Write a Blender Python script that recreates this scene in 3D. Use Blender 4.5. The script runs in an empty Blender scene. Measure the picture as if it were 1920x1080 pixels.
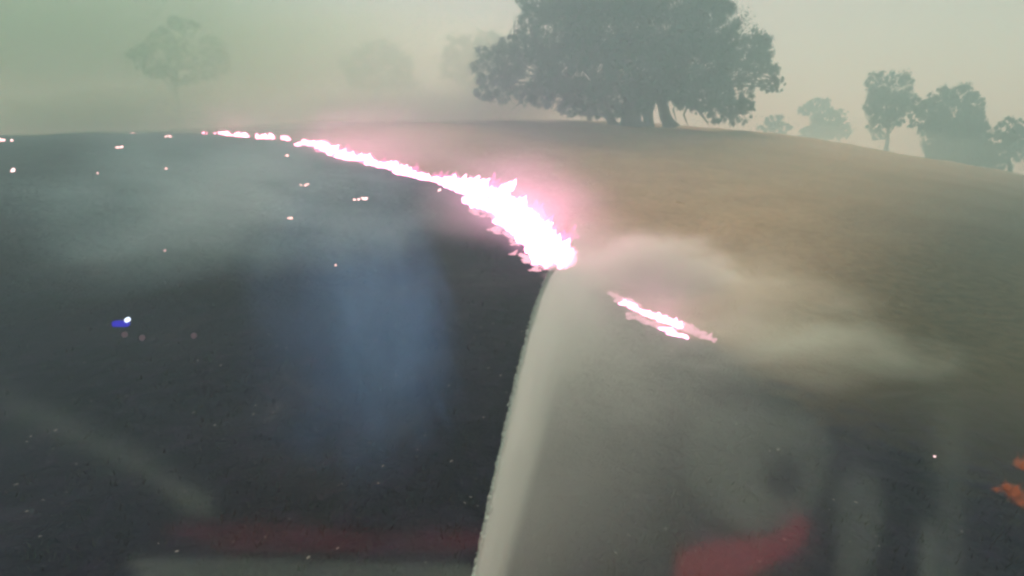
import bpy, bmesh, math, random
import numpy as np
from mathutils import Vector, Matrix

random.seed(7)
RNG = np.random.default_rng(11)
SC = bpy.context.scene
COL = SC.collection
RAD = math.radians

# ------------------------------------------------------------------ camera
CAM = Vector((0.0, 0.0, 2.5))
PITCH = RAD(14.0)
FPX = 960.0                                     # focal length in pixels of the 1920 wide photograph
cam_data = bpy.data.cameras.new('camera')
cam_data.sensor_width = 36.0
cam_data.lens = 18.0
cam_data.clip_start = 0.02
cam_data.clip_end = 4000.0
cam = bpy.data.objects.new('camera', cam_data)
COL.objects.link(cam)
cam.location = CAM
cam.rotation_euler = (RAD(90) - PITCH, 0, 0)
SC.camera = cam

# ------------------------------------------------------------------ sky and sun
SUN_EL, SUN_AZ = RAD(46), RAD(14)               # ahead, a little to the right of the view
world = bpy.data.worlds.new('World')
SC.world = world
world.use_nodes = True
wn = world.node_tree
bg = wn.nodes['Background']
sky = wn.nodes.new('ShaderNodeTexSky')
sky.sky_type = 'NISHITA'
sky.sun_disc = False
sky.sun_elevation = SUN_EL
sky.sun_rotation = SUN_AZ
sky.air_density = 1.2
sky.dust_density = 3.0
sky.ozone_density = 3.0
wn.links.new(sky.outputs[0], bg.inputs[0])
bg.inputs[1].default_value = 0.06
sd = bpy.data.lights.new('sun', 'SUN')
sd.energy = 4.8
sd.angle = RAD(35)
sd.color = (0.80, 1.0, 0.75)
sun = bpy.data.objects.new('sun', sd)
COL.objects.link(sun)
sdir = Vector((math.sin(SUN_AZ) * math.cos(SUN_EL), math.cos(SUN_AZ) * math.cos(SUN_EL), math.sin(SUN_EL)))
sun.rotation_euler = sdir.to_track_quat('Z', 'Y').to_euler()
sun.location = sdir * 60

vs = SC.view_settings
vs.view_transform = 'Standard'
vs.look = 'None'
vs.gamma = 1.0
vs.use_curve_mapping = False
vs.exposure = 0.0
cy = SC.cycles
cy.use_denoising = True
cy.max_bounces = 5
cy.diffuse_bounces = 2
cy.glossy_bounces = 2
cy.transparent_max_bounces = 12
cy.volume_bounces = 2
cy.volume_step_rate = 4.0
cy.volume_max_steps = 96
cy.use_adaptive_sampling = True
cy.adaptive_threshold = 0.06
cy.sample_clamp_indirect = 4.0
cy.sample_clamp_direct = 0.0
cy.light_sampling_threshold = 0.05
cy.pixel_filter_type = 'BLACKMAN_HARRIS'
cy.filter_width = 2.8


# ------------------------------------------------------------------ helpers
def view_dir(px, py):
    u, v = px - 960.0, 540.0 - py
    c, s = math.cos(PITCH), math.sin(PITCH)
    return Vector((u, FPX * c + v * s, v * c - FPX * s))


AZ_K = np.radians([-180, -110, -75, -44, -29, -12, 0, 14, 24, 33, 40, 46, 60, 90, 130, 180])
H_K = np.array([0.3, 1.4, 3.0, 4.25, 5.5, 6.5, 6.7, 6.2, 5.2, 3.9, 2.4, 0.9, -1.2, -2.0, -0.8, 0.3])


def terrain(x, y):
    x = np.asarray(x, float); y = np.asarray(y, float)
    r = np.hypot(x, y)
    az = np.arctan2(x, y)
    H = 0
    for k, w in ((-0.12, .25), (0, .5), (0.12, .25)):
        H = H + w * np.interp(az + k, AZ_K, H_K)
    s = np.clip((r - 3.0) / 52.0, 0, 1)
    S = s * s * (3 - 2 * s)
    S = 0.55 * S + 0.45 * s ** 1.2
    d = np.clip(r - 55.0, 0, None)
    back = -7.0 * (1 - np.exp(-(d / 55.0) ** 1.6))
    bump = 0.10 * np.sin(x * .31 + .7) * np.cos(y * .27) + 0.05 * np.sin(x * .9 + y * .6) + 0.03 * np.sin(1.7 * y - x * 1.3)
    bump = bump * np.clip((r - 2) / 10, 0, 1)
    return H * S + back + bump


def on_ground(px, py, rmax=75.0):
    d = view_dir(px, py).normalized()
    t, prev = 1.5, 1.5
    while t < rmax:
        p = CAM + d * t
        if p.z < float(terrain(p.x, p.y)):
            lo, hi = prev, t
            for _ in range(18):
                m = (lo + hi) / 2
                q = CAM + d * m
                if q.z < float(terrain(q.x, q.y)):
                    hi = m
                else:
                    lo = m
            q = CAM + d * hi
            return Vector((q.x, q.y, float(terrain(q.x, q.y))))
        prev = t
        t += max(.1, t * .015)
    p = CAM + d * rmax
    return Vector((p.x, p.y, float(terrain(p.x, p.y))))


def at(px, py, dist):
    """point seen at that pixel whose depth along +Y is dist"""
    d = view_dir(px, py)
    return CAM + d * (dist / d.y)


def to_px(x, y, z):
    c, s = math.cos(PITCH), math.sin(PITCH)
    dx, dy, dz = x - CAM.x, y - CAM.y, z - CAM.z
    f = dy * c - dz * s
    v = dy * s + dz * c
    f = np.where(f < .05, .05, f)
    return 960 + FPX * dx / f, 540 - FPX * v / f


def tag(o, label=None, cat=None, group=None, kind=None):
    if label: o['label'] = label
    if cat: o['category'] = cat
    if group: o['group'] = group
    if kind: o['kind'] = kind
    return o


def empty(name, loc=(0, 0, 0)):
    o = bpy.data.objects.new(name, None)
    o.empty_display_size = .3
    o.location = loc
    COL.objects.link(o)
    return o


def link(name, me, mat=None, parent=None, loc=None):
    o = bpy.data.objects.new(name, me)
    COL.objects.link(o)
    if mat and not me.materials:
        me.materials.append(mat)
    if parent:
        o.parent = parent
    if loc is not None:
        o.location = loc
    return o


def mesh_np(name, V, F):
    """V (n,3), F (m,k) all faces the same size"""
    V = np.ascontiguousarray(V, np.float32); F = np.ascontiguousarray(F, np.int32)
    me = bpy.data.meshes.new(name)
    me.vertices.add(len(V)); me.vertices.foreach_set('co', V.ravel())
    k = F.shape[1]
    me.loops.add(F.size); me.loops.foreach_set('vertex_index', F.ravel())
    me.polygons.add(len(F))
    me.polygons.foreach_set('loop_start', np.arange(0, F.size, k, dtype=np.int32))
    me.update(calc_edges=True)
    me.validate()
    return me


def smooth(me):
    me.polygons.foreach_set('use_smooth', np.ones(len(me.polygons), bool))
    return me


def box_bm(bm, x0, x1, y0, y1, z0, z1, bevel=0.0, mtx=None):
    m = Matrix.Translation(((x0 + x1) / 2, (y0 + y1) / 2, (z0 + z1) / 2)) @ Matrix.Diagonal((x1 - x0, y1 - y0, z1 - z0, 1))
    if mtx is not None:
        m = mtx @ m
    r = bmesh.ops.create_cube(bm, size=1, matrix=m)
    if bevel:
        es = list({e for v in r['verts'] for e in v.link_edges})
        bmesh.ops.bevel(bm, geom=es, offset=bevel, segments=2, affect='EDGES')


def box(name, x0, x1, y0, y1, z0, z1, mat, parent=None, bevel=0.0, mtx=None):
    bm = bmesh.new()
    box_bm(bm, x0, x1, y0, y1, z0, z1, bevel, mtx)
    me = bpy.data.meshes.new(name); bm.to_mesh(me); bm.free()
    return link(name, me, mat, parent)


def tube_arrays(pts, radii, n=7, jitter=0.0):
    """one tapered tube along pts"""
    V, F = [], []
    m = len(pts)
    for i, p in enumerate(pts):
        a = pts[max(i - 1, 0)]; b = pts[min(i + 1, m - 1)]
        t = (Vector(b) - Vector(a)).normalized()
        ref = Vector((0, 0, 1)) if abs(t.z) < .9 else Vector((1, 0, 0))
        u = t.cross(ref).normalized(); w = t.cross(u)
        for k in range(n):
            an = 2 * math.pi * k / n
            rr = radii[i] * (1 + jitter * random.uniform(-1, 1))
            V.append(Vector(p) + u * math.cos(an) * rr + w * math.sin(an) * rr)
    for i in range(m - 1):
        for k in range(n):
            F.append((i * n + k, i * n + (k + 1) % n, (i + 1) * n + (k + 1) % n, (i + 1) * n + k))
    return [tuple(v) for v in V], F


# ------------------------------------------------------------------ materials
def new_mat(name):
    m = bpy.data.materials.new(name)
    m.use_nodes = True
    nt = m.node_tree
    for n in list(nt.nodes):
        if n.type != 'OUTPUT_MATERIAL':
            nt.nodes.remove(n)
    out = [n for n in nt.nodes if n.type == 'OUTPUT_MATERIAL'][0]
    return m, nt, out


def N(nt, t, **kw):
    n = nt.nodes.new(t)
    for k, v in kw.items():
        setattr(n, k, v)
    return n


def principled(name, c0, c1, scale=8.0, rough=.8, bump=0.0, spec=.3, detail=5.0):
    m, nt, out = new_mat(name)
    p = N(nt, 'ShaderNodeBsdfPrincipled')
    tc = N(nt, 'ShaderNodeTexCoord')
    no = N(nt, 'ShaderNodeTexNoise')
    no.inputs['Scale'].default_value = scale
    no.inputs['Detail'].default_value = detail
    nt.links.new(tc.outputs['Object'], no.inputs['Vector'])
    cr = N(nt, 'ShaderNodeValToRGB')
    cr.color_ramp.elements[0].position = .32
    cr.color_ramp.elements[1].position = .7
    cr.color_ramp.elements[0].color = (*c0, 1)
    cr.color_ramp.elements[1].color = (*c1, 1)
    nt.links.new(no.outputs['Fac'], cr.inputs[0])
    nt.links.new(cr.outputs[0], p.inputs['Base Color'])
    p.inputs['Roughness'].default_value = rough
    p.inputs['Specular IOR Level'].default_value = spec
    if bump:
        b = N(nt, 'ShaderNodeBump')
        b.inputs['Strength'].default_value = bump
        b.inputs['Distance'].default_value = .05
        nt.links.new(no.outputs['Fac'], b.inputs['Height'])
        nt.links.new(b.outputs[0], p.inputs['Normal'])
    nt.links.new(p.outputs[0], out.inputs['Surface'])
    return m


def emission(name, color, strength):
    m, nt, out = new_mat(name)
    e = N(nt, 'ShaderNodeEmission')
    e.inputs[0].default_value = (*color, 1)
    e.inputs[1].default_value = strength
    nt.links.new(e.outputs[0], out.inputs['Surface'])
    return m


def wispy(m, lo, hi, scale):
    """breaks a flame up: gas that is partly clear"""
    nt = m.node_tree
    out = [n for n in nt.nodes if n.type == 'OUTPUT_MATERIAL'][0]
    e = out.inputs['Surface'].links[0].from_socket
    tc = N(nt, 'ShaderNodeTexCoord'); no = N(nt, 'ShaderNodeTexNoise')
    no.inputs['Scale'].default_value = scale
    nt.links.new(tc.outputs['Object'], no.inputs['Vector'])
    mr = N(nt, 'ShaderNodeMapRange')
    mr.inputs['From Min'].default_value = .35; mr.inputs['From Max'].default_value = .65
    mr.inputs['To Min'].default_value = lo; mr.inputs['To Max'].default_value = hi
    nt.links.new(no.outputs['Fac'], mr.inputs['Value'])
    t = N(nt, 'ShaderNodeBsdfTransparent'); mx = N(nt, 'ShaderNodeMixShader')
    nt.links.new(mr.outputs[0], mx.inputs[0]); nt.links.new(t.outputs[0], mx.inputs[1]); nt.links.new(e, mx.inputs[2])
    nt.links.new(mx.outputs[0], out.inputs['Surface'])
    m.cycles.emission_sampling = 'NONE'


def maths(nt, op, a, b=None, clamp=False):
    n = N(nt, 'ShaderNodeMath', operation=op, use_clamp=clamp)
    for i, v in enumerate((a, b)):
        if v is None:
            continue
        if isinstance(v, (int, float)):
            n.inputs[i].default_value = v
        else:
            nt.links.new(v, n.inputs[i])
    return n.outputs[0]


def volume_out(nt, out, dens, color, aniso, pure=False):
    pv = N(nt, 'ShaderNodeVolumePrincipled')
    if pure:                                    # scatters without soaking up light: bluish from the side, yellowish through it
        pv.inputs['Absorption Color'].default_value = (1, 1, 1, 1)
    pv.inputs['Color'].default_value = (*color, 1)
    pv.inputs['Anisotropy'].default_value = aniso
    if isinstance(dens, (int, float)):
        pv.inputs['Density'].default_value = dens
    else:
        nt.links.new(dens, pv.inputs['Density'])
    nt.links.new(pv.outputs[0], out.inputs['Volume'])
    return pv


def puff_mat(name, dens, color, aniso=.2, nscale=(1.5, 1.5, 1.5), contrast=(.35, .65), power=1.0, seed=0.0, noisy=1.0, pure=False, ragged=1.3):
    """soft edged smoke inside a unit ball: fades to nothing at the rim, broken up by noise"""
    m, nt, out = new_mat(name)
    tc = N(nt, 'ShaderNodeTexCoord')
    vl = N(nt, 'ShaderNodeVectorMath', operation='LENGTH')
    nt.links.new(tc.outputs['Object'], vl.inputs[0])
    mp = N(nt, 'ShaderNodeMapping')
    mp.inputs['Scale'].default_value = nscale
    mp.inputs['Location'].default_value = (seed * 3.1, seed * 1.7, seed * 2.3)
    nt.links.new(tc.outputs['Object'], mp.inputs[0])
    no = N(nt, 'ShaderNodeTexNoise')
    no.inputs['Scale'].default_value = 1.0
    no.inputs['Detail'].default_value = 3.0
    no.inputs['Distortion'].default_value = .4
    nt.links.new(mp.outputs[0], no.inputs['Vector'])
    mr = N(nt, 'ShaderNodeMapRange')
    mr.interpolation_type = 'SMOOTHSTEP'
    mr.inputs['From Min'].default_value = contrast[0]
    mr.inputs['From Max'].default_value = contrast[1]
    mr.inputs['To Min'].default_value = 1 - noisy
    mr.inputs['To Max'].default_value = 1.0
    nt.links.new(no.outputs['Fac'], mr.inputs['Value'])
    mp2 = N(nt, 'ShaderNodeMapping')
    mp2.inputs['Scale'].default_value = tuple(v * 1.35 for v in nscale)
    mp2.inputs['Location'].default_value = (seed * 1.3 + 5, seed * 2.9, seed * .7)
    nt.links.new(tc.outputs['Object'], mp2.inputs[0])
    n2 = N(nt, 'ShaderNodeTexNoise')
    n2.inputs['Scale'].default_value = 1.0
    n2.inputs['Detail'].default_value = 4.0
    n2.inputs['Roughness'].default_value = .55
    n2.inputs['Distortion'].default_value = .7
    nt.links.new(mp2.outputs[0], n2.inputs['Vector'])
    rr = maths(nt, 'ADD', vl.outputs['Value'], maths(nt, 'MULTIPLY', maths(nt, 'SUBTRACT', n2.outputs['Fac'], .45), ragged))
    rr = maths(nt, 'MAXIMUM', rr, 0.0)
    fall = maths(nt, 'SUBTRACT', 1.0, maths(nt, 'POWER', rr, 2.0), clamp=True)
    fall = maths(nt, 'POWER', fall, power)
    rim = maths(nt, 'MULTIPLY', maths(nt, 'SUBTRACT', 1.0, vl.outputs['Value']), 3.0, clamp=True)
    d = maths(nt, 'MULTIPLY', maths(nt, 'MULTIPLY', fall, rim), mr.outputs[0])
    d = maths(nt, 'MULTIPLY', d, dens)
    volume_out(nt, out, d, color, aniso, pure)
    return m


_ball = None
def puff(name, center, radii, label, dens, color, rot=(0, 0, 0), cat='smoke', **kw):
    global _ball
    bm = bmesh.new()
    bmesh.ops.create_icosphere(bm, subdivisions=3, radius=1.03)
    me = bpy.data.meshes.new(name); bm.to_mesh(me); bm.free()
    o = link(name, me, puff_mat(name, dens, color, **kw), loc=center)
    o.scale = radii
    o.rotation_euler = rot
    return tag(o, label, cat, kind='stuff')


# ------------------------------------------------------------------ the ground
FIRE_PX = [(-900, 225), (-200, 235), (0, 240), (250, 246), (380, 250), (470, 258), (580, 268), (640, 296), (720, 312), (800, 336),
           (870, 356), (905, 392), (960, 415), (1000, 465), (1045, 508), (1140, 549), (1200, 592), (1270, 628), (1340, 642),
           (1450, 690), (1600, 745), (1750, 790), (1920, 830), (2600, 950)]
FX = np.array([p[0] for p in FIRE_PX], float); FY = np.array([p[1] for p in FIRE_PX], float)


def burnt_mask(x, y, z):
    px, py = to_px(x, y, z)
    side = (py - np.interp(px, FX, FY))
    soft = np.interp(px, [1300, 1500, 1900], [10.0, 130.0, 260.0])
    b = np.clip(side / soft * .5 + .5, 0, 1)
    b = np.where(y < .8, np.where(x < 4, 1.0, 0.0), b)
    r = np.hypot(x, y)
    return np.where(r > 60, 0.0, b)


def build_ground():
    az = np.concatenate([np.radians(np.linspace(-60, 60, 321)), np.radians(np.linspace(60, 300, 61))[1:-1]])
    r = np.concatenate([[0.05, .5, 1.0], np.geomspace(1.5, 75, 250), np.geomspace(78, 420, 24)])
    na, nr = len(az), len(r)
    R, A = np.meshgrid(r, az, indexing='ij')
    X = R * np.sin(A); Y = R * np.cos(A); Z = terrain(X, Y)
    V = np.stack([X, Y, Z], -1).reshape(-1, 3)
    i = np.arange(nr - 1)[:, None]; j = np.arange(na)[None, :]
    j2 = (j + 1) % na
    F = np.stack([i * na + j + 0 * j2, i * na + j2, (i + 1) * na + j2, (i + 1) * na + j + 0 * j2], -1).reshape(-1, 4)
    F = F[:, ::-1]
    me = smooth(mesh_np('ground', V, F))
    at_ = me.attributes.new('burnt', 'FLOAT', 'POINT')
    at_.data.foreach_set('value', burnt_mask(V[:, 0], V[:, 1], V[:, 2]).astype(np.float32))
    a2 = me.attributes.new('vignette', 'FLOAT', 'POINT')  # vignette darkening towards the right, painted into the ground colour
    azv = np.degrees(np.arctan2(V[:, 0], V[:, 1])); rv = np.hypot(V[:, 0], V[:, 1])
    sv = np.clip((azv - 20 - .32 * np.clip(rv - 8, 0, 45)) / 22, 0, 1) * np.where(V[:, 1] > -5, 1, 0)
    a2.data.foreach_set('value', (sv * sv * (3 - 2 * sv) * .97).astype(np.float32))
    m, nt, out = new_mat('paddock_ground')
    p = N(nt, 'ShaderNodeBsdfPrincipled')
    p.inputs['Roughness'].default_value = .95
    p.inputs['Specular IOR Level'].default_value = .1
    tc = N(nt, 'ShaderNodeTexCoord')
    def noise(scale, det=6.0, dist=0.0):
        n = N(nt, 'ShaderNodeTexNoise')
        n.inputs['Scale'].default_value = scale
        n.inputs['Detail'].default_value = det
        n.inputs['Distortion'].default_value = dist
        nt.links.new(tc.outputs['Object'], n.inputs['Vector'])
        return n.outputs['Fac']
    def ramp(f, stops):
        c = N(nt, 'ShaderNodeValToRGB')
        while len(c.color_ramp.elements) < len(stops):
            c.color_ramp.elements.new(.5)
        for e, (q, col) in zip(c.color_ramp.elements, stops):
            e.position = q; e.color = (*col, 1)
        nt.links.new(f, c.inputs[0])
        return c.outputs[0]
    def mix(f, a, b, mode='MIX'):
        n = N(nt, 'ShaderNodeMix', data_type='RGBA', blend_type=mode)
        if isinstance(f, float): n.inputs[0].default_value = f
        else: nt.links.new(f, n.inputs[0])
        nt.links.new(a, n.inputs[6]); nt.links.new(b, n.inputs[7])
        return n.outputs[2]
    big, mid, fine, grain = noise(.11, 4), noise(.7, 6, .6), noise(5.5, 8), noise(26, 4)
    dry = ramp(mid, [(.3, (.31, .19, .11)), (.5, (.40, .25, .152)), (.72, (.47, .315, .20))])
    dry = mix(.55, dry, ramp(fine, [(.3, (.27, .165, .10)), (.7, (.48, .325, .21))]))
    dry = mix(ramp(big, [(.5, (0, 0, 0)), (.75, (.25, .25, .25))]), dry, ramp(fine, [(.3, (.17, .15, .07)), (.7, (.27, .25, .13))]))
    ash = ramp(fine, [(.3, (.005, .003, .012)), (.55, (.011, .0065, .025)), (.78, (.036, .025, .062))])
    ash = mix(.5, ash, ramp(mid, [(.38, (.004, .003, .010)), (.52, (.012, .008, .022)), (.66, (.03, .026, .038)), (.76, (.095, .085, .095))]))
    ash = mix(ramp(grain, [(.62, (0, 0, 0)), (.76, (.5, .5, .5))]), ash, ramp(fine, [(.4, (.02, .02, .022)), (.75, (.11, .105, .11))]))
    atn = N(nt, 'ShaderNodeAttribute', attribute_name='burnt')
    edge = maths(nt, 'ADD', atn.outputs['Fac'], maths(nt, 'MULTIPLY', maths(nt, 'SUBTRACT', fine, .5), .5))
    edge = maths(nt, 'MULTIPLY', maths(nt, 'SUBTRACT', edge, .25), 2.0, clamp=True)
    sc = N(nt, 'ShaderNodeAttribute', attribute_name='vignette')
    dry = mix(sc.outputs['Fac'], dry, ramp(fine, [(.3, (.035, .032, .02)), (.7, (.085, .075, .05))]))  # darker tone mixed in for the painted vignette
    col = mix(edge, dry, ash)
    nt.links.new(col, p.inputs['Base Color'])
    b = N(nt, 'ShaderNodeBump')
    b.inputs['Strength'].default_value = .7
    b.inputs['Distance'].default_value = .08
    h = maths(nt, 'ADD', fine, maths(nt, 'MULTIPLY', grain, .4))
    nt.links.new(h, b.inputs['Height'])
    nt.links.new(b.outputs[0], p.inputs['Normal'])
    nt.links.new(p.outputs[0], out.inputs['Surface'])
    o = link('ground', me, m)
    return tag(o, 'sloping paddock, dry tan grass above and burnt black below the fire', 'ground', kind='structure')


build_ground()


# grass that still stands, and the charred stubble behind the fire
def blades(name, n, rlo, rhi, burnt, hmin, hmax, wid, mat, label, lean=.35):
    az = np.radians(RNG.uniform(-54, 54, n)); r = np.exp(RNG.uniform(math.log(rlo), math.log(rhi), n))
    # tufts: pull blades towards shared centres
    k = max(1, n // 7)
    ca = np.radians(RNG.uniform(-54, 54, k)); cr = np.exp(RNG.uniform(math.log(rlo), math.log(rhi), k))
    idx = RNG.integers(0, k, n)
    x = cr[idx] * np.sin(ca[idx]) + RNG.normal(0, .05, n); y = cr[idx] * np.cos(ca[idx]) + RNG.normal(0, .05, n)
    z = terrain(x, y)
    b = burnt_mask(x, y, z)
    azd = np.degrees(np.arctan2(x, y)) - 20 - .32 * np.clip(np.hypot(x, y) - 8, 0, 45)
    keep = (b > .7) if burnt else ((b < .1) & (azd < 5))
    x, y, z = x[keep], y[keep], z[keep]
    m = len(x)
    h = RNG.uniform(hmin, hmax, m); w = wid * RNG.uniform(.6, 1.4, m)
    a = RNG.uniform(0, 2 * math.pi, m)
    lx = RNG.normal(.25, lean, m) * h; ly = RNG.normal(0, lean, m) * h
    P0 = np.stack([x - w * np.cos(a), y - w * np.sin(a), z - .01], -1)
    P1 = np.stack([x + w * np.cos(a), y + w * np.sin(a), z - .01], -1)
    P2 = np.stack([x + lx, y + ly, z + h], -1)
    V = np.stack([P0, P1, P2], 1).reshape(-1, 3)
    F = np.arange(3 * m).reshape(-1, 3)
    o = link(name, mesh_np(name, V, F), mat)
    return tag(o, label, 'grass', kind='stuff')


M_dry = principled('dry_grass', (.30, .21, .105), (.46, .345, .19), 1.3, .9)
_nt = M_dry.node_tree
_p = [n for n in _nt.nodes if n.type == 'BSDF_PRINCIPLED'][0]
_tr = _nt.nodes.new('ShaderNodeBsdfTranslucent')
_nt.links.new(_p.inputs['Base Color'].links[0].from_socket, _tr.inputs[0])
_mx = _nt.nodes.new('ShaderNodeMixShader'); _mx.inputs[0].default_value = .5
_nt.links.new(_p.outputs[0], _mx.inputs[1]); _nt.links.new(_tr.outputs[0], _mx.inputs[2])
_nt.links.new(_mx.outputs[0], [n for n in _nt.nodes if n.type == 'OUTPUT_MATERIAL'][0].inputs['Surface'])
M_char = principled('charred_stubble', (.008, .007, .008), (.05, .045, .045), 3.0, .9)
M_ash = principled('pale_ash', (.12, .11, .115), (.42, .40, .41), 9.0, .95)
blades('dry_grass', 26000, 7, 62, False, .02, .08, .008, M_dry, 'short dry tan grass standing on the unburnt slope')
blades('charred_stubble', 22000, 2.2, 30, True, .02, .09, .004, M_char, 'charred black grass stubble left behind the fire')


def ash_flecks():
    n = 420
    az = np.radians(RNG.uniform(-50, 50, n)); r = np.exp(RNG.uniform(math.log(2.4), math.log(25), n))
    x = r * np.sin(az); y = r * np.cos(az); z = terrain(x, y)
    keep = burnt_mask(x, y, z) > .9
    x, y, z = x[keep], y[keep], z[keep]
    m = len(x)
    s = RNG.uniform(.004, .012, m) * (1 + .05 * np.hypot(x, y))
    a = RNG.uniform(0, math.pi, m)
    V = []
    for dx, dy, dz in ((-1, -.5, 0), (1, -.35, .12), (.8, .5, .3), (-.7, .4, .2)):
        V.append(np.stack([x + s * (dx * np.cos(a) - dy * np.sin(a)), y + s * (dx * np.sin(a) + dy * np.cos(a)), z + .012 + s * dz], -1))
    V = np.stack(V, 1).reshape(-1, 3)
    o = link('ash_flecks', mesh_np('ash_flecks', V, np.arange(4 * m).reshape(-1, 4)), M_ash)
    tag(o, 'pale ash flecks scattered over the burnt ground', 'ash', kind='stuff')


ash_flecks()


# ------------------------------------------------------------------ trees
def bark_mat():
    return principled('bark', (.035, .03, .026), (.11, .095, .08), 4.0, .9, .4)


M_bark = bark_mat()
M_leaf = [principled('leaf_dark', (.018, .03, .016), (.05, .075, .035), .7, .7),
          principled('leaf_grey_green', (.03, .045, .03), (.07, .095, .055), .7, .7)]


def leaves_mesh(name, lobes, leaf, per, droop=.5):
    """lobes: (centre, radius vector); many small leaf blades gathered in clumps through each lobe"""
    C, S = [], []
    for c, rad in lobes:
        vol = rad[0] * rad[1] * rad[2]
        nclump = max(8, int(34 * (vol ** .45)))
        d = RNG.normal(size=(nclump, 3)); d /= np.linalg.norm(d, axis=1)[:, None]
        q = RNG.uniform(.25, 1.0, nclump) ** .45
        cc = np.array(c) + d * q[:, None] * np.array(rad)
        cs = RNG.uniform(.05, .265, nclump) * min(rad)
        n = max(6, int(per * vol ** .62 / nclump))
        g = RNG.normal(size=(nclump, n, 3)) * .55
        p = cc[:, None, :] + g * cs[:, None, None] * np.array([1, 1, 1.15])
        C.append(p.reshape(-1, 3))
    P = np.concatenate(C)
    m = len(P)
    ln = leaf * RNG.uniform(.6, 1.4, m); wd = ln * RNG.uniform(.28, .5, m)
    t = RNG.normal(size=(m, 3)); t[:, 2] -= droop * 1.6
    t /= np.linalg.norm(t, axis=1)[:, None]
    u = np.cross(t, RNG.normal(size=(m, 3))); u /= np.linalg.norm(u, axis=1)[:, None] + 1e-6
    V = np.stack([P - t * ln[:, None] * .5, P + u * wd[:, None] * .5, P + t * ln[:, None] * .5, P - u * wd[:, None] * .5], 1).reshape(-1, 3)
    return mesh_np(name, V, np.arange(4 * m).reshape(-1, 4))


def curved(a, b, sag, n=6, wob=.04):
    a, b = Vector(a), Vector(b)
    L = (b - a).length
    pts = []
    for i in range(n + 1):
        t = i / n
        p = a.lerp(b, t)
        p.z += sag * L * 4 * t * (1 - t)
        if 0 < i < n:
            p += Vector((random.uniform(-1, 1), random.uniform(-1, 1), random.uniform(-1, 1))) * L * wob
        pts.append(p)
    return pts


def tree(name, label, base_px, dist, lobes_px, trunk_r, leaf, per, mat, stems=None, limbs=None, sink=.15, depth=.9, group=None, droop=.5, base_z=None, twigs=2):
    """lobes_px: (px, py, rpx[, rpy[, dy]]) read off the photograph, turned into real sizes at the tree's distance"""
    b = at(base_px[0], base_px[1], dist)
    gz = float(terrain(b.x, b.y))
    base = Vector((b.x, b.y, gz - sink))
    root = empty(name, base)
    tag(root, label, 'tree', group)
    lobes = []
    for L in lobes_px:
        px, py, rx = L[:3]
        ry = L[3] if len(L) > 3 else rx
        dy = L[4] if len(L) > 4 else random.uniform(-.35, .35) * rx * dist / FPX * 2
        p = at(px, py, dist + dy)
        k = (dist + dy) / FPX
        lobes.append((p - base, (rx * k, rx * k * depth, ry * k)))
    top = max(l[0].z for l in lobes)
    wood_v, wood_f = [], []
    def add(pts, rad, n=7):
        v, f = tube_arrays(pts, rad, n, .06)
        o = len(wood_v)
        wood_v.extend(v); wood_f.extend([tuple(i + o for i in q) for q in f])
    forks = []
    for st in (stems or [(base_px[0], base_px[1], base_px[0], (base_px[1] + min(l[1] for l in lobes_px)) / 2, trunk_r)]):
        p0 = at(st[0], st[1], dist); p1 = at(st[2], st[3], dist)
        g0 = Vector((p0.x, p0.y, float(terrain(p0.x, p0.y)) - sink)) - base
        p1 = p1 - base
        if g0.z > p1.z: g0.z = -sink
        pts = curved(g0, p1, 0, 7, .02)
        add(pts, [st[4] * (1.45 if i == 0 else 1 - .45 * i / 7) for i in range(8)], 9)
        forks.append((pts[-1], pts[-3], st[4] * .55))
    for c, rad in lobes:
        f = min(forks, key=lambda q: (q[0] - c).length)
        start = f[1].lerp(f[0], random.random())
        r0 = min(f[2], .04 + .02 * (c - start).length)
        pts = curved(start, c, random.uniform(-.02, .08), 5, .04)
        add(pts, [r0 * (1 - .8 * i / 5) for i in range(6)], 6)
        for _ in range(twigs):
            d = Vector((random.gauss(0, 1), random.gauss(0, 1), random.gauss(0, .7))).normalized()
            e = c + Vector((d.x * rad[0], d.y * rad[1], d.z * rad[2])) * .95
            s = pts[random.randint(2, 4)]
            add(curved(s, e, random.uniform(-.03, .1), 4, .05), [r0 * .4 * (1 - .75 * i / 4) for i in range(5)], 5)
    for lb in (limbs or []):
        pp = [at(q[0], q[1], dist + (q[2] if len(q) > 2 else 0)) - base for q in lb[1]]
        add(pp, [lb[0] * (1 - .75 * i / (len(pp) - 1)) for i in range(len(pp))], 6)
    wm = bpy.data.meshes.new('trunk')
    wm.from_pydata(wood_v, [], wood_f); smooth(wm)
    link('trunk', wm, M_bark, root)
    link('crown', leaves_mesh('crown', lobes, leaf, per, droop), mat, root)
    return root


BIG = 46.0
big_lobes = [(1010, 12, 42, 30), (985, 72, 32, 26), (938, 118, 48, 40), (915, 165, 28, 22), (985, 140, 62, 46), (1058, 60, 78, 62),
             (1150, 40, 92, 72), (1250, 40, 92, 72), (1325, 55, 62, 58), (1290, 125, 84, 58), (1190, 125, 92, 58), (1090, 128, 80, 56),
             (1385, 92, 46, 44), (1420, 108, 32, 40), (1441, 150, 18, 26), (1462, 158, 9, 16), (1376, 170, 34, 30), (1392, 212, 26, 24),
             (1330, 172, 48, 36), (1240, 168, 60, 30), (1150, 176, 62, 36), (1060, 176, 48, 30), (1352, 8, 24, 24), (1000, 180, 36, 18),
             (1180, -70, 130, 80), (1080, -30, 90, 60), (1290, -40, 80, 70), (1130, 205, 46, 20), (1350, 210, 26, 20), (1085, 200, 40, 16), (1185, 200, 40, 22), (1300, 190, 36, 16), (960, 175, 34, 18)]
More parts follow.
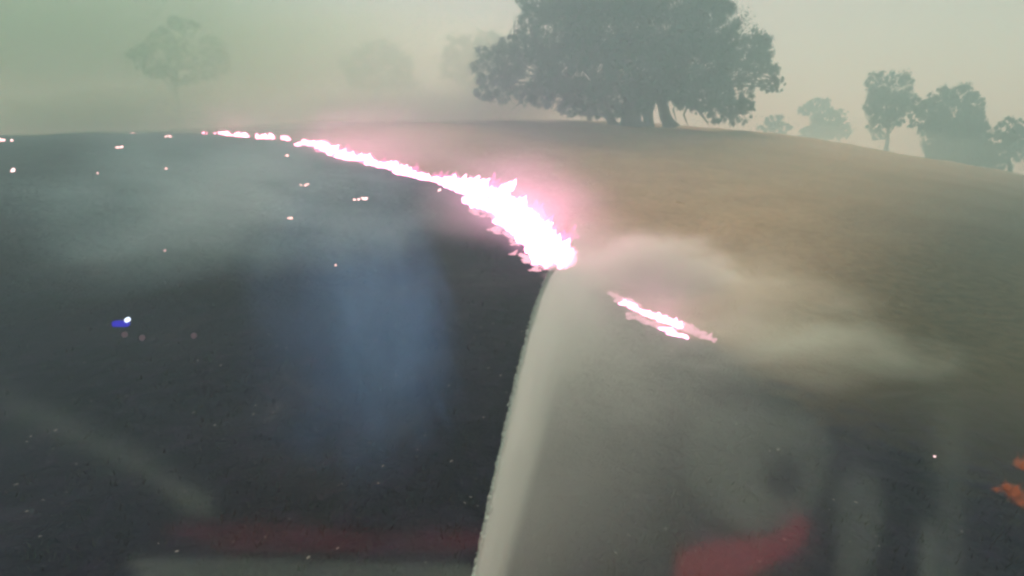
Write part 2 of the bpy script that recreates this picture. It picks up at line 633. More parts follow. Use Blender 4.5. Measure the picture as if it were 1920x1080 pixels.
tree('spreading_tree', 'huge dark spreading tree with low drooping branches on the crest', (1185, 246), BIG, big_lobes, .9, .22, 2050, M_leaf[0],
     stems=[(1184, 246, 1182, 150, .95), (1150, 243, 1120, 150, .42), (1213, 244, 1222, 150, .5), (1258, 238, 1228, 150, .55)],
     limbs=[(.22, [(1232, 175), (1275, 190), (1308, 205), (1328, 232)]), (.12, [(1290, 196), (1282, 215), (1290, 236)]), (.12, [(1270, 190), (1262, 205), (1268, 226)]),
            (.22, [(1140, 190), (1090, 200), (1040, 190), (1000, 200)]), (.14, [(1080, 200), (1052, 190), (1036, 212)]), (.14, [(1140, 215), (1095, 214), (1058, 196)]),
            (.12, [(1010, 195), (980, 188), (960, 205)]), (.14, [(1330, 190), (1370, 160), (1400, 145)]), (.1, [(1352, 178), (1375, 178), (1410, 165)])], depth=.8, twigs=3)

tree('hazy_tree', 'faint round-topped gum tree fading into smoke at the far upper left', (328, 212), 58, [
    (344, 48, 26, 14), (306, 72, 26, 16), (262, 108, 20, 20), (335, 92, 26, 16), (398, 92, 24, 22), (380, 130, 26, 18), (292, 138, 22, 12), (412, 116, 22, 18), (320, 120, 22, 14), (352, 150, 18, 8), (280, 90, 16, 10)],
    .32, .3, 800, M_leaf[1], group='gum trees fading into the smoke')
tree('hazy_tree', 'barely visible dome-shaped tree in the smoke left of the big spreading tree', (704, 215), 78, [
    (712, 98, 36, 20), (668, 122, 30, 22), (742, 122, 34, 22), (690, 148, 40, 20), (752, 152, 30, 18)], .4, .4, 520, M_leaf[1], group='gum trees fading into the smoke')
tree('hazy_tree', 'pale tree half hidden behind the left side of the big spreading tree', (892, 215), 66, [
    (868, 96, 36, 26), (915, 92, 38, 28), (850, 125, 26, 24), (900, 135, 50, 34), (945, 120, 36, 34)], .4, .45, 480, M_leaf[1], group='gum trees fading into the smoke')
tree('gum_tree', 'tall slender gum tree with bare lower trunk on the far slope', (1663, 290), 56, [
    (1650, 158, 26, 24), (1682, 165, 26, 26), (1660, 196, 34, 30), (1690, 200, 24, 24), (1640, 192, 16, 26), (1644, 236, 16, 18), (1708, 192, 13, 14), (1672, 226, 20, 12),
    (1716, 214, 18, 12), (1644, 256, 14, 8)],
    .24, .2, 1900, M_leaf[1], stems=[(1663, 290, 1665, 215, .24)], limbs=[(.13, [(1664, 255), (1673, 242), (1684, 220), (1690, 205)]), (.1, [(1663, 240), (1656, 225), (1650, 205)])],
    group='gum trees on the far slope')
tree('gum_tree', 'broad double-topped gum tree with thick foliage down to the ground', (1790, 322), 52, [
    (1764, 184, 24, 20), (1802, 184, 24, 20), (1785, 212, 42, 26), (1742, 205, 20, 18), (1826, 212, 17, 26), (1744, 236, 16, 20), (1760, 222, 22, 16),
    (1790, 262, 46, 34), (1826, 262, 30, 32), (1762, 272, 28, 16), (1800, 300, 44, 24), (1840, 295, 24, 22), (1722, 196, 12, 12), (1712, 232, 10, 8), (1727, 250, 9, 6), (1800, 282, 50, 28), (1850, 306, 30, 20), (1762, 298, 24, 14), (1785, 240, 46, 22)],
    .3, .2, 2600, M_leaf[0], group='gum trees on the far slope')
tree('gum_tree', 'small gum tree cut by the photo edge beside the double-topped tree', (1893, 328), 47, [
    (1893, 238, 20, 18), (1880, 262, 24, 18), (1912, 258, 24, 20), (1874, 288, 24, 18), (1912, 285, 20, 16), (1930, 240, 16, 16), (1945, 270, 26, 24)],
    .2, .2, 1900, M_leaf[0], stems=[(1893, 330, 1893, 262, .2)], group='gum trees on the far slope')
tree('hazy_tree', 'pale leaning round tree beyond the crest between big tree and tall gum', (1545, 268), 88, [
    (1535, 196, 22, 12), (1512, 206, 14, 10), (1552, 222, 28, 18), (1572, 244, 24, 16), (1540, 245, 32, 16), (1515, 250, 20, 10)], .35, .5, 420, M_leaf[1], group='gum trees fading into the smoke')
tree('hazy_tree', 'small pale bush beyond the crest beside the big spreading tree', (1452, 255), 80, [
    (1452, 226, 16, 12), (1438, 238, 16, 10), (1468, 240, 18, 10)], .25, .45, 380, M_leaf[1], group='gum trees fading into the smoke')


# ------------------------------------------------------------------ the fire
M_flame = emission('flame', (1.0, .34, .62), 17.0)
M_flame_soft = emission('flame_soft', (1.0, .5, .62), 1.5)
M_flame_orange = emission('flame_orange', (1.0, .24, .08), .55)

M_spot = emission('spot_flame', (1.0, .66, .70), 5.0)
M_fringe = emission('flame_fringe', (1.0, .30, .62), 1.5)
M_spot.cycles.emission_sampling = 'NONE'
wispy(M_fringe, .05, .65, 3.0)
wispy(M_flame_soft, .1, .9, 4.0)
wispy(M_flame_orange, .01, .07, 2.0)


def flame_mesh(seed):
    rnd = random.Random(seed)
    V, F = [], []
    for k in range(rnd.randint(2, 3)):
        h = rnd.uniform(.4, .85) if k else 1.0
        r = rnd.uniform(.26, .42)
        ox, oy = (0, 0) if k == 0 else (rnd.uniform(-.55, .55), rnd.uniform(-.25, .25))
        lean = rnd.uniform(.05, .5); ph = rnd.uniform(0, 6.28)
        nseg, rings = 5, 6
        o = len(V)
        for i in range(rings):
            t = i / (rings - 1)
            prof = (math.sin(math.pi * min(1, t * .85 + .18)) ** .8) * (1 - t ** 2.5) + .02
            cx = ox + lean * t * t * h + .09 * math.sin(5 * t + ph) * t
            cy_ = oy + .08 * math.cos(4 * t + ph) * t
            for j in range(nseg):
                a = 2 * math.pi * j / nseg + t * 1.2
                q = 1 + .25 * math.sin(3 * a + ph + 4 * t)
                V.append((cx + r * prof * q * math.cos(a), cy_ + r * prof * q * .8 * math.sin(a), h * t - .03))
        for i in range(rings - 1):
            for j in range(nseg):
                F.append((o + i * nseg + j, o + i * nseg + (j + 1) % nseg, o + (i + 1) * nseg + (j + 1) % nseg, o + (i + 1) * nseg + j))
    me = bpy.data.meshes.new('flame')
    me.from_pydata(V, [], F)
    return smooth(me)


def flame_set(mat, n=6, seed=0):
    r = []
    for i in range(n):
        me = flame_mesh(seed + i)
        me.materials.append(mat)
        r.append(me)
    return r


FLP = flame_set(M_spot, 4, 20)
FLF = flame_set(M_fringe, 4, 90)
FL, FLS, FLO = flame_set(M_flame), flame_set(M_flame_soft, 4, 40), flame_set(M_flame_orange, 3, 70)


def flames_along(root, path, step, hfun, wide, kinds, jitter=.12, sx=1.0):
    """path: pixels along the burning edge; flames stand on the ground there"""
    P = [on_ground(*p) for p in path]
    dist = 0.0
    for a, b, pa in zip(P[:-1], P[1:], path[:-1]):
        L = (b - a).length
        t = 0.0
        while t < L:
            p = a.lerp(b, t / L)
            pxa = float(to_px(p.x, p.y, p.z)[0])
            h = hfun(pxa) * random.uniform(.6, 1.25)
            w = wide(pxa)
            side = (b - a).cross(Vector((0, 0, 1))).normalized()
            q = p + side * random.uniform(-w, w) + Vector((random.gauss(0, jitter), random.gauss(0, jitter), 0))
            q.z = float(terrain(q.x, q.y))
            o = link('flame', random.choice(kinds), parent=root)
            o.location = q - root.location
            s = h * random.uniform(.9, 1.5) * sx
            o.scale = (s * random.choice((1, 1, -.6)), s, h)
            o.rotation_euler = (random.uniform(-.15, .15), random.uniform(0, .3), random.uniform(-.6, .6))
            t += step * max(.5, h / .5)


front = empty('grass_fire', on_ground(960, 400))
tag(front, 'long white-hot line of grass fire curving across the slope to the water jet', 'fire')
hot = lambda px: np.interp(px, [380, 450, 560, 600, 640, 700, 760, 820, 870, 940, 1000, 1060], [.08, .30, .13, .36, .40, .34, .24, .27, .46, .48, .40, .28])
flames_along(front, [(385, 250), (420, 251), (465, 256)], .75, hot, lambda p: .1, FL, sx=1.5)
flames_along(front, [(480, 259), (545, 262)], .8, lambda p: .35, lambda p: .1, FL, sx=1.3)
flames_along(front, [(560, 266), (590, 272), (640, 296), (700, 308), (740, 314), (800, 335), (850, 348)], .42, hot, lambda p: .25, FL, sx=1.5)
flames_along(front, [(845, 350), (880, 366), (905, 390), (945, 405), (985, 450), (1010, 480), (1050, 506)], .13, lambda p: .85 * hot(p), lambda p: .17, FL, .07, .9)
flames_along(front, [(865, 348), (925, 368), (965, 400), (1010, 430), (1045, 470), (1060, 500)], .17, lambda p: .85 * hot(p), lambda p: .16, FL, .07, .9)
flames_along(front, [(955, 356), (968, 352)], .3, lambda p: .35, lambda p: .05, FL, .03)
flames_along(front, [(985, 478), (1030, 506)], .12, lambda p: .10, lambda p: .12, FLS, .05, 1.4)

flames_along(front, [(590, 272), (640, 292), (740, 312), (850, 346), (925, 366), (970, 398), (1015, 428), (1058, 478)], .55, lambda p: 1.15 * hot(p), lambda p: .35, FLF, .25, .9)
flames_along(front, [(890, 396), (945, 412), (985, 458), (1040, 508)], .14, lambda p: .14, lambda p: .25, FLS, .1, 1.6)

short = empty('grass_fire', on_ground(1240, 605))
tag(short, 'short broken streak of low pinkish flames below the steam cloud', 'fire')
lowf = lambda px: np.interp(px, [1140, 1170, 1220, 1290, 1340], [.05, .10, .13, .11, .09])
flames_along(short, [(1142, 549), (1175, 570)], .07, lowf, lambda p: .02, FLS, .02, 1.6)
flames_along(short, [(1172, 568), (1200, 586)], .06, lambda p: .06, lambda p: .02, FL, .015, 1.8)
flames_along(short, [(1212, 590), (1240, 600), (1276, 614)], .045, lambda p: .08, lambda p: .03, FL, .015, 1.6)
flames_along(short, [(1250, 622), (1285, 636)], .06, lambda p: .06, lambda p: .02, FL, .02, 1.8)
flames_along(short, [(1285, 612), (1305, 630)], .06, lambda p: .09, lambda p: .04, FLS, .02, 1.6)
flames_along(short, [(1312, 630), (1338, 642)], .07, lambda p: .09, lambda p: .05, FLS, .02, 1.3)
flames_along(short, [(1182, 592), (1215, 606), (1240, 612)], .09, lambda p: .08, lambda p: .05, FLS, .03, 1.6)

near_fire = empty('grass_fire', on_ground(1905, 925))
tag(near_fire, 'dim orange flames flickering at the lower right edge of the photo', 'fire')
flames_along(near_fire, [(1885, 925), (1935, 950)], .016, lambda p: .10, lambda p: .09, FLO, .06, .9)
flames_along(near_fire, [(1905, 872), (1925, 885)], .03, lambda p: .13, lambda p: .03, FLO, .025, .5)

SPOTS = [((8, 264), .50, 4, 'brightest cluster of spot flames at the far left edge of the photo'),
         ((10, 250), .30, 2, 'tiny pair of glowing spots above the far left flame cluster'),
         ((26, 322), .26, 1, 'single glowing spot below the cluster at the far left edge'),
         ((222, 277), .36, 2, 'bright oval spot flame alone on the smoky upper left slope'),
         ((184, 325), .20, 1, 'small ember spot right of the single far left glow'),
         ((250, 250), .24, 3, 'pale flicker furthest along the burning crest at the left'),
         ((320, 257), .26, 4, 'pale low flicker on the crest just before the main fire line starts'),
         ((312, 317), .16, 3, 'faint low ember streak below the crest flickers'),
         ((540, 293), .20, 1, 'tiny glowing dot just below the thin part of the main fire line'),
         ((567, 348), .15, 3, 'faint pair of ember streaks left of the bright burning patch'),
         ((672, 375), .20, 5, 'bright burning patch alone on the blackened slope'),
         ((825, 358), .16, 1, 'small glowing ball just under the middle of the main fire line'),
         ((543, 410), .10, 1, 'small ember dot alone in the smoke below the streaks'),
         ((310, 470), .06, 1, 'faint ember dot in the dark left half of the burnt ground'),
         ((630, 498), .05, 1, 'faint lowest ember dot in the blue smoke'),
         ((1748, 856), .028, 2, 'tiny white spark near the ground at the lower right')]
for (px, py), h, n, lab in SPOTS:
    h *= .62
    p = on_ground(px, py)
    root = empty('spot_fire', p)
    tag(root, lab, 'spot fire', 'spot fires on the burnt ground')
    for k in range(n):
        o = link('flame', random.choice(FLP), parent=root)
        q = Vector((p.x + random.uniform(-1, 1) * h * n * .45, p.y + random.uniform(-.3, .3) * h, 0))
        q.z = float(terrain(q.x, q.y))
        o.location = q - p
        s = h * random.uniform(.6, 1.0) if k else h
        o.scale = (s * random.uniform(.6, 2.4), s, s * random.uniform(.25, .9))
        o.rotation_euler = (0, random.uniform(-.5, .7), random.uniform(-.6, .6))


# ------------------------------------------------------------------ the truck the camera rides in
M_cab = principled('cab_lining', (.006, .006, .007), (.010, .010, .011), 30, .9, 0, .1)
M_paint = principled('truck_paint', (.42, .03, .03), (.5, .04, .04), 2, .4)
M_pale = principled('pale_plastic', (.28, .34, .31), (.48, .54, .49), 8, .7)
M_redcloth = principled('red_cloth', (.16, .012, .03), (.34, .03, .06), 9, .9)
M_red = principled('red_sheet', (.72, .04, .08), (.85, .06, .12), 9, .8)
M_grey = principled('grey_canvas', (.26, .32, .29), (.42, .48, .44), 14, .9)

M_dull = principled('dull_cloth', (.20, .24, .21), (.34, .38, .34), 10, .9)
PANE_Y = .42
truck = empty('fire_truck', (0, 0, 0))
tag(truck, 'fire truck cab whose windscreen mirrors the dashboard along the bottom', 'fire truck')
box('roof', -1.15, 1.15, -1.6, PANE_Y + .06, 3.05, 3.12, M_paint, truck, .01)
box('headliner', -1.1, 1.1, -1.55, PANE_Y - .03, 3.0, 3.045, M_cab, truck)
box('rear_wall', -1.15, 1.15, -1.66, -1.605, 1.0, 3.045, M_cab, truck)
for s in (-1, 1):
    box('door', min(s * 1.1, s * 1.16), max(s * 1.1, s * 1.16), -1.6, PANE_Y, .7, 2.0, M_cab, truck, .008)
    box('pillar', min(s * 1.1, s * 1.16), max(s * 1.1, s * 1.16), PANE_Y - .06, PANE_Y + .04, 2.003, 3.045, M_cab, truck, .01)
box('front_panel', -1.09, 1.09, PANE_Y + .01, PANE_Y + .09, .7, 1.93, M_paint, truck, .02)
box('dashboard', -1.09, 1.09, -.22, PANE_Y, 1.86, 1.985, M_cab, truck, .02)
box('seat_row', -1.0, 1.0, -1.55, -.75, .9, 1.55, M_cab, truck, .05)

# the glass: a clear upper pane and the lower pane in which the dashboard is mirrored
def pane_mat(refl):
    m, nt, out = new_mat('windscreen_glass' if refl else 'clear_glass')
    t = N(nt, 'ShaderNodeBsdfTransparent')
    t.inputs[0].default_value = (1, 1, 1, 1)
    if refl:
        g = N(nt, 'ShaderNodeBsdfGlossy')
        g.inputs['Color'].default_value = (refl, refl, refl, 1)
        g.inputs['Roughness'].default_value = .13
        a = N(nt, 'ShaderNodeAddShader')
        tc = N(nt, 'ShaderNodeTexCoord'); sp = N(nt, 'ShaderNodeSeparateXYZ')
        nt.links.new(tc.outputs['Object'], sp.inputs[0])
        mr = N(nt, 'ShaderNodeMapRange'); mr.interpolation_type = 'SMOOTHSTEP'
        mr.inputs['From Min'].default_value = SPLIT - .002; mr.inputs['From Max'].default_value = SPLIT - .05
        mr.inputs['To Min'].default_value = 0.0; mr.inputs['To Max'].default_value = refl
        nt.links.new(sp.outputs['Z'], mr.inputs['Value'])
        cb = N(nt, 'ShaderNodeCombineColor')
        for i_ in range(3): nt.links.new(mr.outputs[0], cb.inputs[i_])
        nt.links.new(cb.outputs[0], g.inputs['Color'])
        nt.links.new(t.outputs[0], a.inputs[0]); nt.links.new(g.outputs[0], a.inputs[1])
        nt.links.new(a.outputs[0], out.inputs['Surface'])
    else:
        nt.links.new(t.outputs[0], out.inputs['Surface'])
    return m


def pane(name, z0, z1, mat):
    me = bpy.data.meshes.new(name)
    me.from_pydata([(-1.09, PANE_Y, z0), (1.09, PANE_Y, z0), (1.09, PANE_Y, z1), (-1.09, PANE_Y, z1)], [], [(0, 1, 2, 3)])
    return link(name, me, mat, truck)


SPLIT = CAM.z - PANE_Y * math.tan(RAD(23.0))
pane('lower_pane', 1.93, SPLIT, pane_mat(.14))
pane('upper_pane', SPLIT, 3.05, pane_mat(0))


def dash_pt(px, py, z):
    """where a thing on the dashboard lies if the glass mirrors it to that pixel"""
    d = view_dir(px, py)
    t = (z - CAM.z) / d.z
    p = CAM + d * t
    return Vector((p.x, 2 * PANE_Y - p.y, z))


def dash_sheet(name, poly, z, thick, mat, label, cat):
    P = [dash_pt(x, y, z) for x, y in poly]
    bm = bmesh.new()
    vs_ = [bm.verts.new(p) for p in P]
    f = bm.faces.new(vs_)
    bmesh.ops.recalc_face_normals(bm, faces=[f])
    if f.normal.z < 0: f.normal_flip()
    r = bmesh.ops.extrude_face_region(bm, geom=[f])
    for v in [g for g in r['geom'] if isinstance(g, bmesh.types.BMVert)]:
        v.co.z += thick
    bmesh.ops.recalc_face_normals(bm, faces=bm.faces)
    me = bpy.data.meshes.new(name); bm.to_mesh(me); bm.free()
    o = link(name, me, mat)
    return tag(o, label, cat)


DZ = 1.988
dash_sheet('paper_sheet', [(235, 1052), (420, 1050), (880, 1062), (900, 1110), (300, 1110)], DZ, .003, M_pale, 'pale sheet on the dashboard mirrored along the bottom edge', 'paper')
dash_sheet('webbing_strap', [(300, 990), (480, 985), (700, 1002), (910, 1000), (915, 1030), (700, 1036), (420, 1034)], DZ, .004, M_redcloth, 'dull red strap mirrored above the pale bottom edge', 'strap')
dash_sheet('red_folder', [(1270, 1040), (1330, 1020), (1450, 1008), (1500, 968), (1520, 985), (1500, 1030), (1420, 1075), (1300, 1110), (1260, 1110)], DZ, .004, M_red, 'red folded cloth mirrored at the bottom right of the spray', 'cloth')
dash_sheet('grey_strap', [(-40, 690), (60, 752), (165, 812), (260, 850), (330, 905), (395, 935), (400, 975), (350, 960), (290, 905), (160, 842), (40, 782), (-40, 740)], DZ + .02, .006, M_grey, 'pale strap mirrored as a diagonal streak at lower left', 'strap')
dash_sheet('plastic_sleeve', [(1728, 985), (1745, 970), (1756, 1010), (1752, 1110), (1720, 1110)], DZ, .004, M_pale, 'pale upright sliver mirrored near the lower right corner', 'sleeve')

dash_sheet('trim_strip', [(1752, 690), (1800, 690), (1806, 900), (1800, 1110), (1758, 1110), (1756, 900)], DZ, .004, M_dull, 'dim upright strip mirrored near the right edge', 'trim')
dash_sheet('cloth_cap', [(1562, 930), (1590, 900), (1620, 895), (1645, 925), (1652, 980), (1640, 1040), (1610, 1110), (1560, 1110), (1570, 1030)], DZ, .02, M_dull, 'dim rounded cap shape mirrored at the lower right', 'cap')


def ring(name, cx, cy, ax, ay, hx, hy, z, mat, label, cat):
    n = 28
    bm = bmesh.new()
    loops = []
    for (rx, ry, dx, dz) in ((ax, ay, 0, 0), (ax * .97, ay * .97, 0, .02), (hx, hy, 45, .02), (hx, hy, 45, 0)):
        L = []
        for i in range(n):
            a = 2 * math.pi * i / n
            p = dash_pt(cx + dx + rx * math.cos(a), cy + (dx * .9 if dx else 0) + ry * math.sin(a), z)
            p.z += dz
            L.append(bm.verts.new(p))
        loops.append(L)
    for A, B in zip(loops, loops[1:] + loops[:1]):
        for i in range(n):
            bm.faces.new((A[i], A[(i + 1) % n], B[(i + 1) % n], B[i]))
    bmesh.ops.recalc_face_normals(bm, faces=bm.faces)
    me = bpy.data.meshes.new(name); bm.to_mesh(me); bm.free()
    tag(link(name, me, mat), label, cat)


ring('tape_roll', 1420, 868, 138, 128, 36, 46, DZ, M_dull, 'dim ring with a dark oval middle mirrored at lower right', 'tape roll')

# small glowing boxes added at the glass in place of LED reflections
m_blue = emission('blue_reflection', (.10, .10, .8), .6)
m_white = emission('white_reflection', (.75, .85, 1.0), 2.0)
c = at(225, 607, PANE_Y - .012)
ind = empty('led_reflection', c)
tag(ind, 'tiny blue lit display added on the windscreen at left in place of an LED reflection', 'light')
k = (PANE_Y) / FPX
o = box('glint', -15 * k, 13 * k, -.001, .004, -6 * k, 4 * k, m_blue, ind, .0006)
o = box('white_glint', 11 * k, 16 * k, -.0015, .004, 3 * k, 11 * k, m_white, ind, .0008)


m_dim = emission('dim_reflection', (.5, .42, .46), .22)  # dim emitters added in place of mirrored buttons
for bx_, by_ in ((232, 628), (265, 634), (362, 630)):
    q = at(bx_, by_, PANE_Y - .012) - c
    b_ = box('button_reflection', -4 * k, 4 * k, -.001, .003, -5 * k, 5 * k, m_dim, ind, .0008)
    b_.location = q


# ------------------------------------------------------------------ water
def jet():
    a = Vector((-.138, 1.35, .86))                 # nozzle under the windscreen, below the frame
    b = at(1055, 522, 8.6)
    gz = float(terrain(b.x, b.y))
    b.z = max(b.z, gz + .1)
    L = (b - a).length
    axis = (b - a).normalized()
    nz = box('nozzle', -.05, .05, -.25, .02, -.05, .05, M_cab, truck, .012)
    nz.location = a - axis * .05
    nz.rotation_euler = axis.to_track_quat('Y', 'Z').to_euler()
    r0, r1 = .055, .42
    n, rings = 20, 20
    BEND = .24                                     # the wind pushes the far end to the right
    V, F = [], []
    for i in range(rings):
        t = i / (rings - 1)
        r = (r0 + (r1 - r0) * t) * 1.0
        for j in range(n):
            an = 2 * math.pi * j / n
            V.append((r * math.cos(an) + BEND * t ** 3, r * math.sin(an), t * L))
    for i in range(rings - 1):
        for j in range(n):
            F.append((i * n + j, i * n + (j + 1) % n, (i + 1) * n + (j + 1) % n, (i + 1) * n + j))
    F.append(tuple(range(n))[::-1]); F.append(tuple(range((rings - 1) * n, rings * n)))
    me = bpy.data.meshes.new('water_jet'); me.from_pydata(V, [], F)
    m, nt, out = new_mat('water_jet')
    tc = N(nt, 'ShaderNodeTexCoord')
    sp = N(nt, 'ShaderNodeSeparateXYZ')
    nt.links.new(tc.outputs['Object'], sp.inputs[0])
    xs = maths(nt, 'SUBTRACT', sp.outputs['X'], maths(nt, 'MULTIPLY', maths(nt, 'POWER', maths(nt, 'MAXIMUM', maths(nt, 'DIVIDE', sp.outputs['Z'], L), 0.0), 3.0), BEND))
    rad = maths(nt, 'ADD', maths(nt, 'MULTIPLY', sp.outputs['Z'], (r1 - r0) / L), r0)
    rho = maths(nt, 'SQRT', maths(nt, 'ADD', maths(nt, 'POWER', maths(nt, 'ABSOLUTE', xs), 2.0), maths(nt, 'POWER', maths(nt, 'ABSOLUTE', sp.outputs['Y']), 2.0)))
    q = maths(nt, 'DIVIDE', rho, rad)
    fall = maths(nt, 'SUBTRACT', 1.0, maths(nt, 'POWER', q, 2.0), clamp=True)
    side = maths(nt, 'EXPONENT', maths(nt, 'MULTIPLY', maths(nt, 'ADD', maths(nt, 'DIVIDE', xs, rad), 1.0), -2.5))
    fall = maths(nt, 'MULTIPLY', maths(nt, 'POWER', fall, .8), side)
    mp = N(nt, 'ShaderNodeMapping'); mp.inputs['Scale'].default_value = (11, 11, 1.1)
    nt.links.new(tc.outputs['Object'], mp.inputs[0])
    no = N(nt, 'ShaderNodeTexNoise'); no.inputs['Scale'].default_value = 1.0; no.inputs['Detail'].default_value = 3
    nt.links.new(mp.outputs[0], no.inputs['Vector'])
    mr = N(nt, 'ShaderNodeMapRange'); mr.inputs['From Min'].default_value = .3; mr.inputs['From Max'].default_value = .7
    mr.inputs['To Min'].default_value = .3; mr.inputs['To Max'].default_value = 1.3
    nt.links.new(no.outputs['Fac'], mr.inputs['Value'])
    zf = N(nt, 'ShaderNodeMapRange')
    zf.inputs['From Min'].default_value = 0.0; zf.inputs['From Max'].default_value = L
    zf.inputs['To Min'].default_value = 40.0; zf.inputs['To Max'].default_value = 8.0
    nt.links.new(sp.outputs['Z'], zf.inputs['Value'])
    d = maths(nt, 'DIVIDE', fall, rad)
    d = maths(nt, 'MULTIPLY', d, mr.outputs[0])
    d = maths(nt, 'MULTIPLY', d, zf.outputs[0])
    d = maths(nt, 'MULTIPLY', d, maths(nt, 'MULTIPLY', maths(nt, 'SUBTRACT', L, sp.outputs['Z']), 1.0, clamp=True))
    volume_out(nt, out, d, (.98, 1.0, 1.0), .3)
    o = link('water_jet', me, m, loc=a)
    XR = Vector((1, 0, 0)); XR = (XR - axis * XR.dot(axis)).normalized()
    o.rotation_euler = Matrix((XR, axis.cross(XR), axis)).transposed().to_euler()
    root = empty('water_jet', a)
    root.rotation_euler = o.rotation_euler
    o.name = 'spray_core'
    o.parent = root; o.location = (0, 0, 0); o.rotation_euler = (0, 0, 0)
    tag(root, 'white jet of water shooting from the truck up to the fire', 'water jet')
    nd = 17000
    zt = RNG.uniform(.02, .985, nd) * L
    rr = (r0 + (r1 - r0) * zt / L) * np.sqrt(RNG.uniform(0, 1.1, nd)); an = RNG.uniform(0, 2 * math.pi, nd)
    cx, cyy = rr * np.cos(an), rr * np.sin(an)
    rl = (r0 + (r1 - r0) * zt / L)
    cx = -rl * (1.03 - np.abs(RNG.normal(0, .28, nd)))
    cyy = cyy * .6 + RNG.normal(0, .06, nd) * rl
    hw = RNG.uniform(.0012, .0024, nd) * (1 + zt * .34); hl = hw * RNG.uniform(4, 9, nd)
    cx = cx + BEND * (zt / L) ** 3
    P = np.stack([cx, cyy, zt], -1)
    off = np.array([(1, 0, 0), (0, 1, 0), (-1, 0, 0), (0, -1, 0), (0, 0, 1), (0, 0, -1)], float)
    sc_ = np.stack([hw, hw, hl], -1)
    DV = (P[:, None, :] + off[None] * sc_[:, None, :]).reshape(-1, 3)
    tri = np.array([(0, 1, 4), (1, 2, 4), (2, 3, 4), (3, 0, 4), (1, 0, 5), (2, 1, 5), (3, 2, 5), (0, 3, 5)])
    DF = (np.arange(nd)[:, None, None] * 6 + tri[None]).reshape(-1, 3)
    md, ntd, outd = new_mat('water_droplets')
    df = N(ntd, 'ShaderNodeBsdfDiffuse'); df.inputs[0].default_value = (.85, .9, .88, 1)
    tl = N(ntd, 'ShaderNodeBsdfTranslucent'); tl.inputs[0].default_value = (.85, .9, .88, 1)
    mx = N(ntd, 'ShaderNodeMixShader')
    ntd.links.new(df.outputs[0], mx.inputs[1]); ntd.links.new(tl.outputs[0], mx.inputs[2]); ntd.links.new(mx.outputs[0], outd.inputs['Surface'])
    dr = link('droplets', mesh_np('droplets', DV, DF), md, root)
    dr['kind'] = 'stuff'
    # spray drifting off the right side of the jet
    X = Vector((1, 0, 0)); X = (X - axis * X.dot(axis)).normalized(); Yv = axis.cross(X)
    me2 = bpy.data.meshes.new('spray_mist')
    bm = bmesh.new(); box_bm(bm, -.02, 5.2, -1.3, 1.3, 0, L); 
    # taper towards the nozzle
    for v in bm.verts:
        if v.co.z < .1:
            v.co.x *= .30; v.co.y *= .22
    bm.to_mesh(me2); bm.free()
    m, nt, out = new_mat('spray_mist')
    tc = N(nt, 'ShaderNodeTexCoord'); sp = N(nt, 'ShaderNodeSeparateXYZ')
    nt.links.new(tc.outputs['Object'], sp.inputs[0])
    zz = maths(nt, 'DIVIDE', sp.outputs['Z'], L)
    wx = maths(nt, 'ADD', .30, maths(nt, 'MULTIPLY', zz, .70))
    x = maths(nt, 'DIVIDE', maths(nt, 'SUBTRACT', sp.outputs['X'], maths(nt, 'MULTIPLY', maths(nt, 'POWER', maths(nt, 'MAXIMUM', zz, 0.0), 3.0), BEND)), wx)
    x = maths(nt, 'ADD', x, maths(nt, 'MULTIPLY', maths(nt, 'LESS_THAN', x, 0.0), 40.0))
    y = maths(nt, 'DIVIDE', sp.outputs['Y'], maths(nt, 'ADD', .22, maths(nt, 'MULTIPLY', zz, .78)))
    fx = maths(nt, 'ADD', maths(nt, 'EXPONENT', maths(nt, 'MULTIPLY', x, -.62)), maths(nt, 'MULTIPLY', maths(nt, 'EXPONENT', maths(nt, 'MULTIPLY', x, -3.2)), 1.2))
    cut = maths(nt, 'MULTIPLY', maths(nt, 'SUBTRACT', 5.0, x), .5, clamp=True)
    fy = maths(nt, 'SUBTRACT', 1.0, maths(nt, 'POWER', maths(nt, 'ABSOLUTE', maths(nt, 'DIVIDE', y, 1.3)), 2.0), clamp=True)
    no = N(nt, 'ShaderNodeTexNoise'); no.inputs['Scale'].default_value = .8; no.inputs['Detail'].default_value = 4
    nt.links.new(tc.outputs['Object'], no.inputs['Vector'])
    mr = N(nt, 'ShaderNodeMapRange'); mr.inputs['From Min'].default_value = .32; mr.inputs['From Max'].default_value = .66
    mr.inputs['To Min'].default_value = .3; mr.inputs['To Max'].default_value = 1.2
    nt.links.new(no.outputs['Fac'], mr.inputs['Value'])
    d = maths(nt, 'MULTIPLY', maths(nt, 'MULTIPLY', fx, fy), maths(nt, 'MULTIPLY', mr.outputs[0], cut))
    d = maths(nt, 'MULTIPLY', d, maths(nt, 'MULTIPLY', maths(nt, 'MULTIPLY', maths(nt, 'SUBTRACT', 1.0, zz), 5.0, clamp=True), .85))
    volume_out(nt, out, d, (.96, 1.0, .985), .3)
    o = link('spray_mist', me2, m)
    R = Matrix((X, Yv, axis)).transposed().to_4x4()
    o.matrix_world = Matrix.Translation(a) @ R
    tag(o, 'grey water mist drifting off the right side of the jet', 'mist', kind='stuff')


jet()

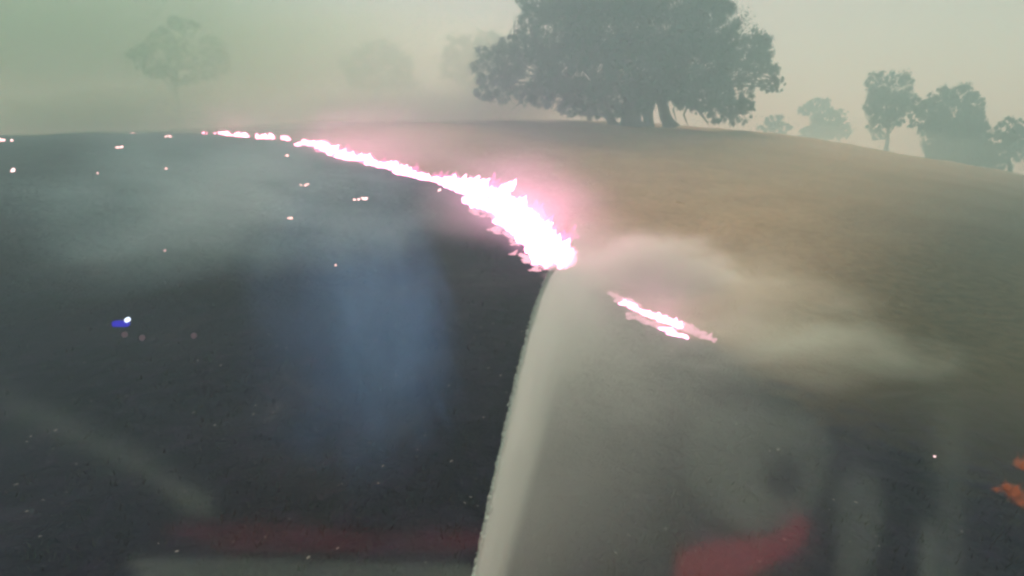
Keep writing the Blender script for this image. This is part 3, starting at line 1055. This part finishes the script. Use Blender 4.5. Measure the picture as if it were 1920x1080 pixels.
# ------------------------------------------------------------------ smoke and steam
puff('steam_cloud', at(1215, 535, 9.2), (2.1, 1.2, 1.15), 'pale pinkish steam billow rising where the jet meets the fire', 6.5, (1.0, .96, .94),
     cat='steam', nscale=(1.8, 1.8, 1.9), contrast=(.32, .6), power=1.1, seed=2.0, noisy=.7, aniso=.3, ragged=1.5)
puff('steam_cloud', at(1370, 590, 8.2), (2.7, 1.4, 1.2), 'thin pale steam trailing away behind the short streak of flames', .75, (.98, .96, .90),
     cat='steam', nscale=(1.6, 1.6, 2.2), contrast=(.34, .62), power=1.2, seed=6.0, noisy=.8, aniso=.3, ragged=1.5)
puff('drifting_mist', at(1500, 720, 5.8), (2.6, 1.3, 1.2), 'grey mist drifting low over the ground to the lower right', 1.2, (.92, 1.0, .95),
     cat='mist', nscale=(1.5, 1.5, 2.2), contrast=(.36, .64), power=1.2, seed=12.0, noisy=.85, aniso=.3, ragged=1.5)
puff('fire_smoke', at(700, 280, 26), (8, 3.5, 2.8), 'pink-lit smoke hanging over the far part of the fire line', .16, (.98, .95, .98), rot=(0, 0, RAD(-40)), seed=4, noisy=.5, aniso=0, ragged=.8)
puff('fire_smoke', at(965, 400, 12.5), (3.4, 2.2, 1.8), 'pink-lit smoke around the brightest flames', .30, (.98, .95, .98), rot=(0, 0, RAD(-30)), seed=5, noisy=.5, aniso=0, ragged=.8)
puff('smoke_bank', at(120, 70, 36), (27, 9, 7.5), 'dense dull smoke bank veiling the left end of the crest', .14, (.40, .62, .38), seed=7, noisy=.4, aniso=.3, ragged=.6)
puff('smoke_bank', at(700, 165, 50), (27, 7, 9), 'pale smoke bank behind the fire left of the big spreading tree', .22, (.95, .99, .88), seed=8, noisy=.35, aniso=.3, ragged=.7)
puff('smoke_veil', at(220, 250, 34), (21, 7, 4.4), 'smoke hugging the burnt crest under the faint far tree', .03, (.6, .95, .98), seed=21, noisy=.45, aniso=.1, pure=True, ragged=.8)
puff('smoke_veil', at(470, 400, 11), (5.0, 4.5, 2.6), 'thin grey smoke lying over the blackened upper left slope', .22, (.5, .88, 1.0), nscale=(2, 2, 2.4), seed=9, noisy=.7, aniso=.1, pure=True)
puff('smoke_veil', at(690, 600, 4.5), (1.05, 2.2, 2.0), 'thin bluish smoke wisp rising over the burnt ground', .62, (.18, .40, 1.0), rot=(RAD(18), RAD(-12), 0), nscale=(1.7, 1.7, 1.2), contrast=(.34, .64), seed=3, noisy=.75, aniso=.1, power=2.3, pure=True, ragged=1.0)
puff('ground_mist', at(1640, 275, 47), (17, 6, 2.2), 'low pale mist lying along the crest under the right-hand trees', .06, (.74, .97, 1.0), rot=(0, RAD(6), RAD(-20)), seed=6, noisy=.4, aniso=.2, pure=True, ragged=.8)
puff('ground_mist', at(260, 230, 40), (21, 5, 3.2), 'smoke dissolving the left part of the crest into the sky', .42, (.86, .98, .86), seed=31, noisy=.5, aniso=.2, ragged=.8)
puff('ground_mist', at(860, 205, 47), (18, 5, 2.6), 'low smoke lying along the crest under the big spreading tree', .42, (.96, .98, .92), seed=16, noisy=.5, aniso=.2, ragged=.8)

bm = bmesh.new()
box_bm(bm, -440, 440, -440, 440, -12, 38)
me = bpy.data.meshes.new('haze'); bm.to_mesh(me); bm.free()
m, nt, out = new_mat('haze')
volume_out(nt, out, .0165, (.60, .92, 1.0), .07, True)
o = link('haze', me, m)
tag(o, 'even pale smoke haze filling the air', 'haze', kind='stuff')
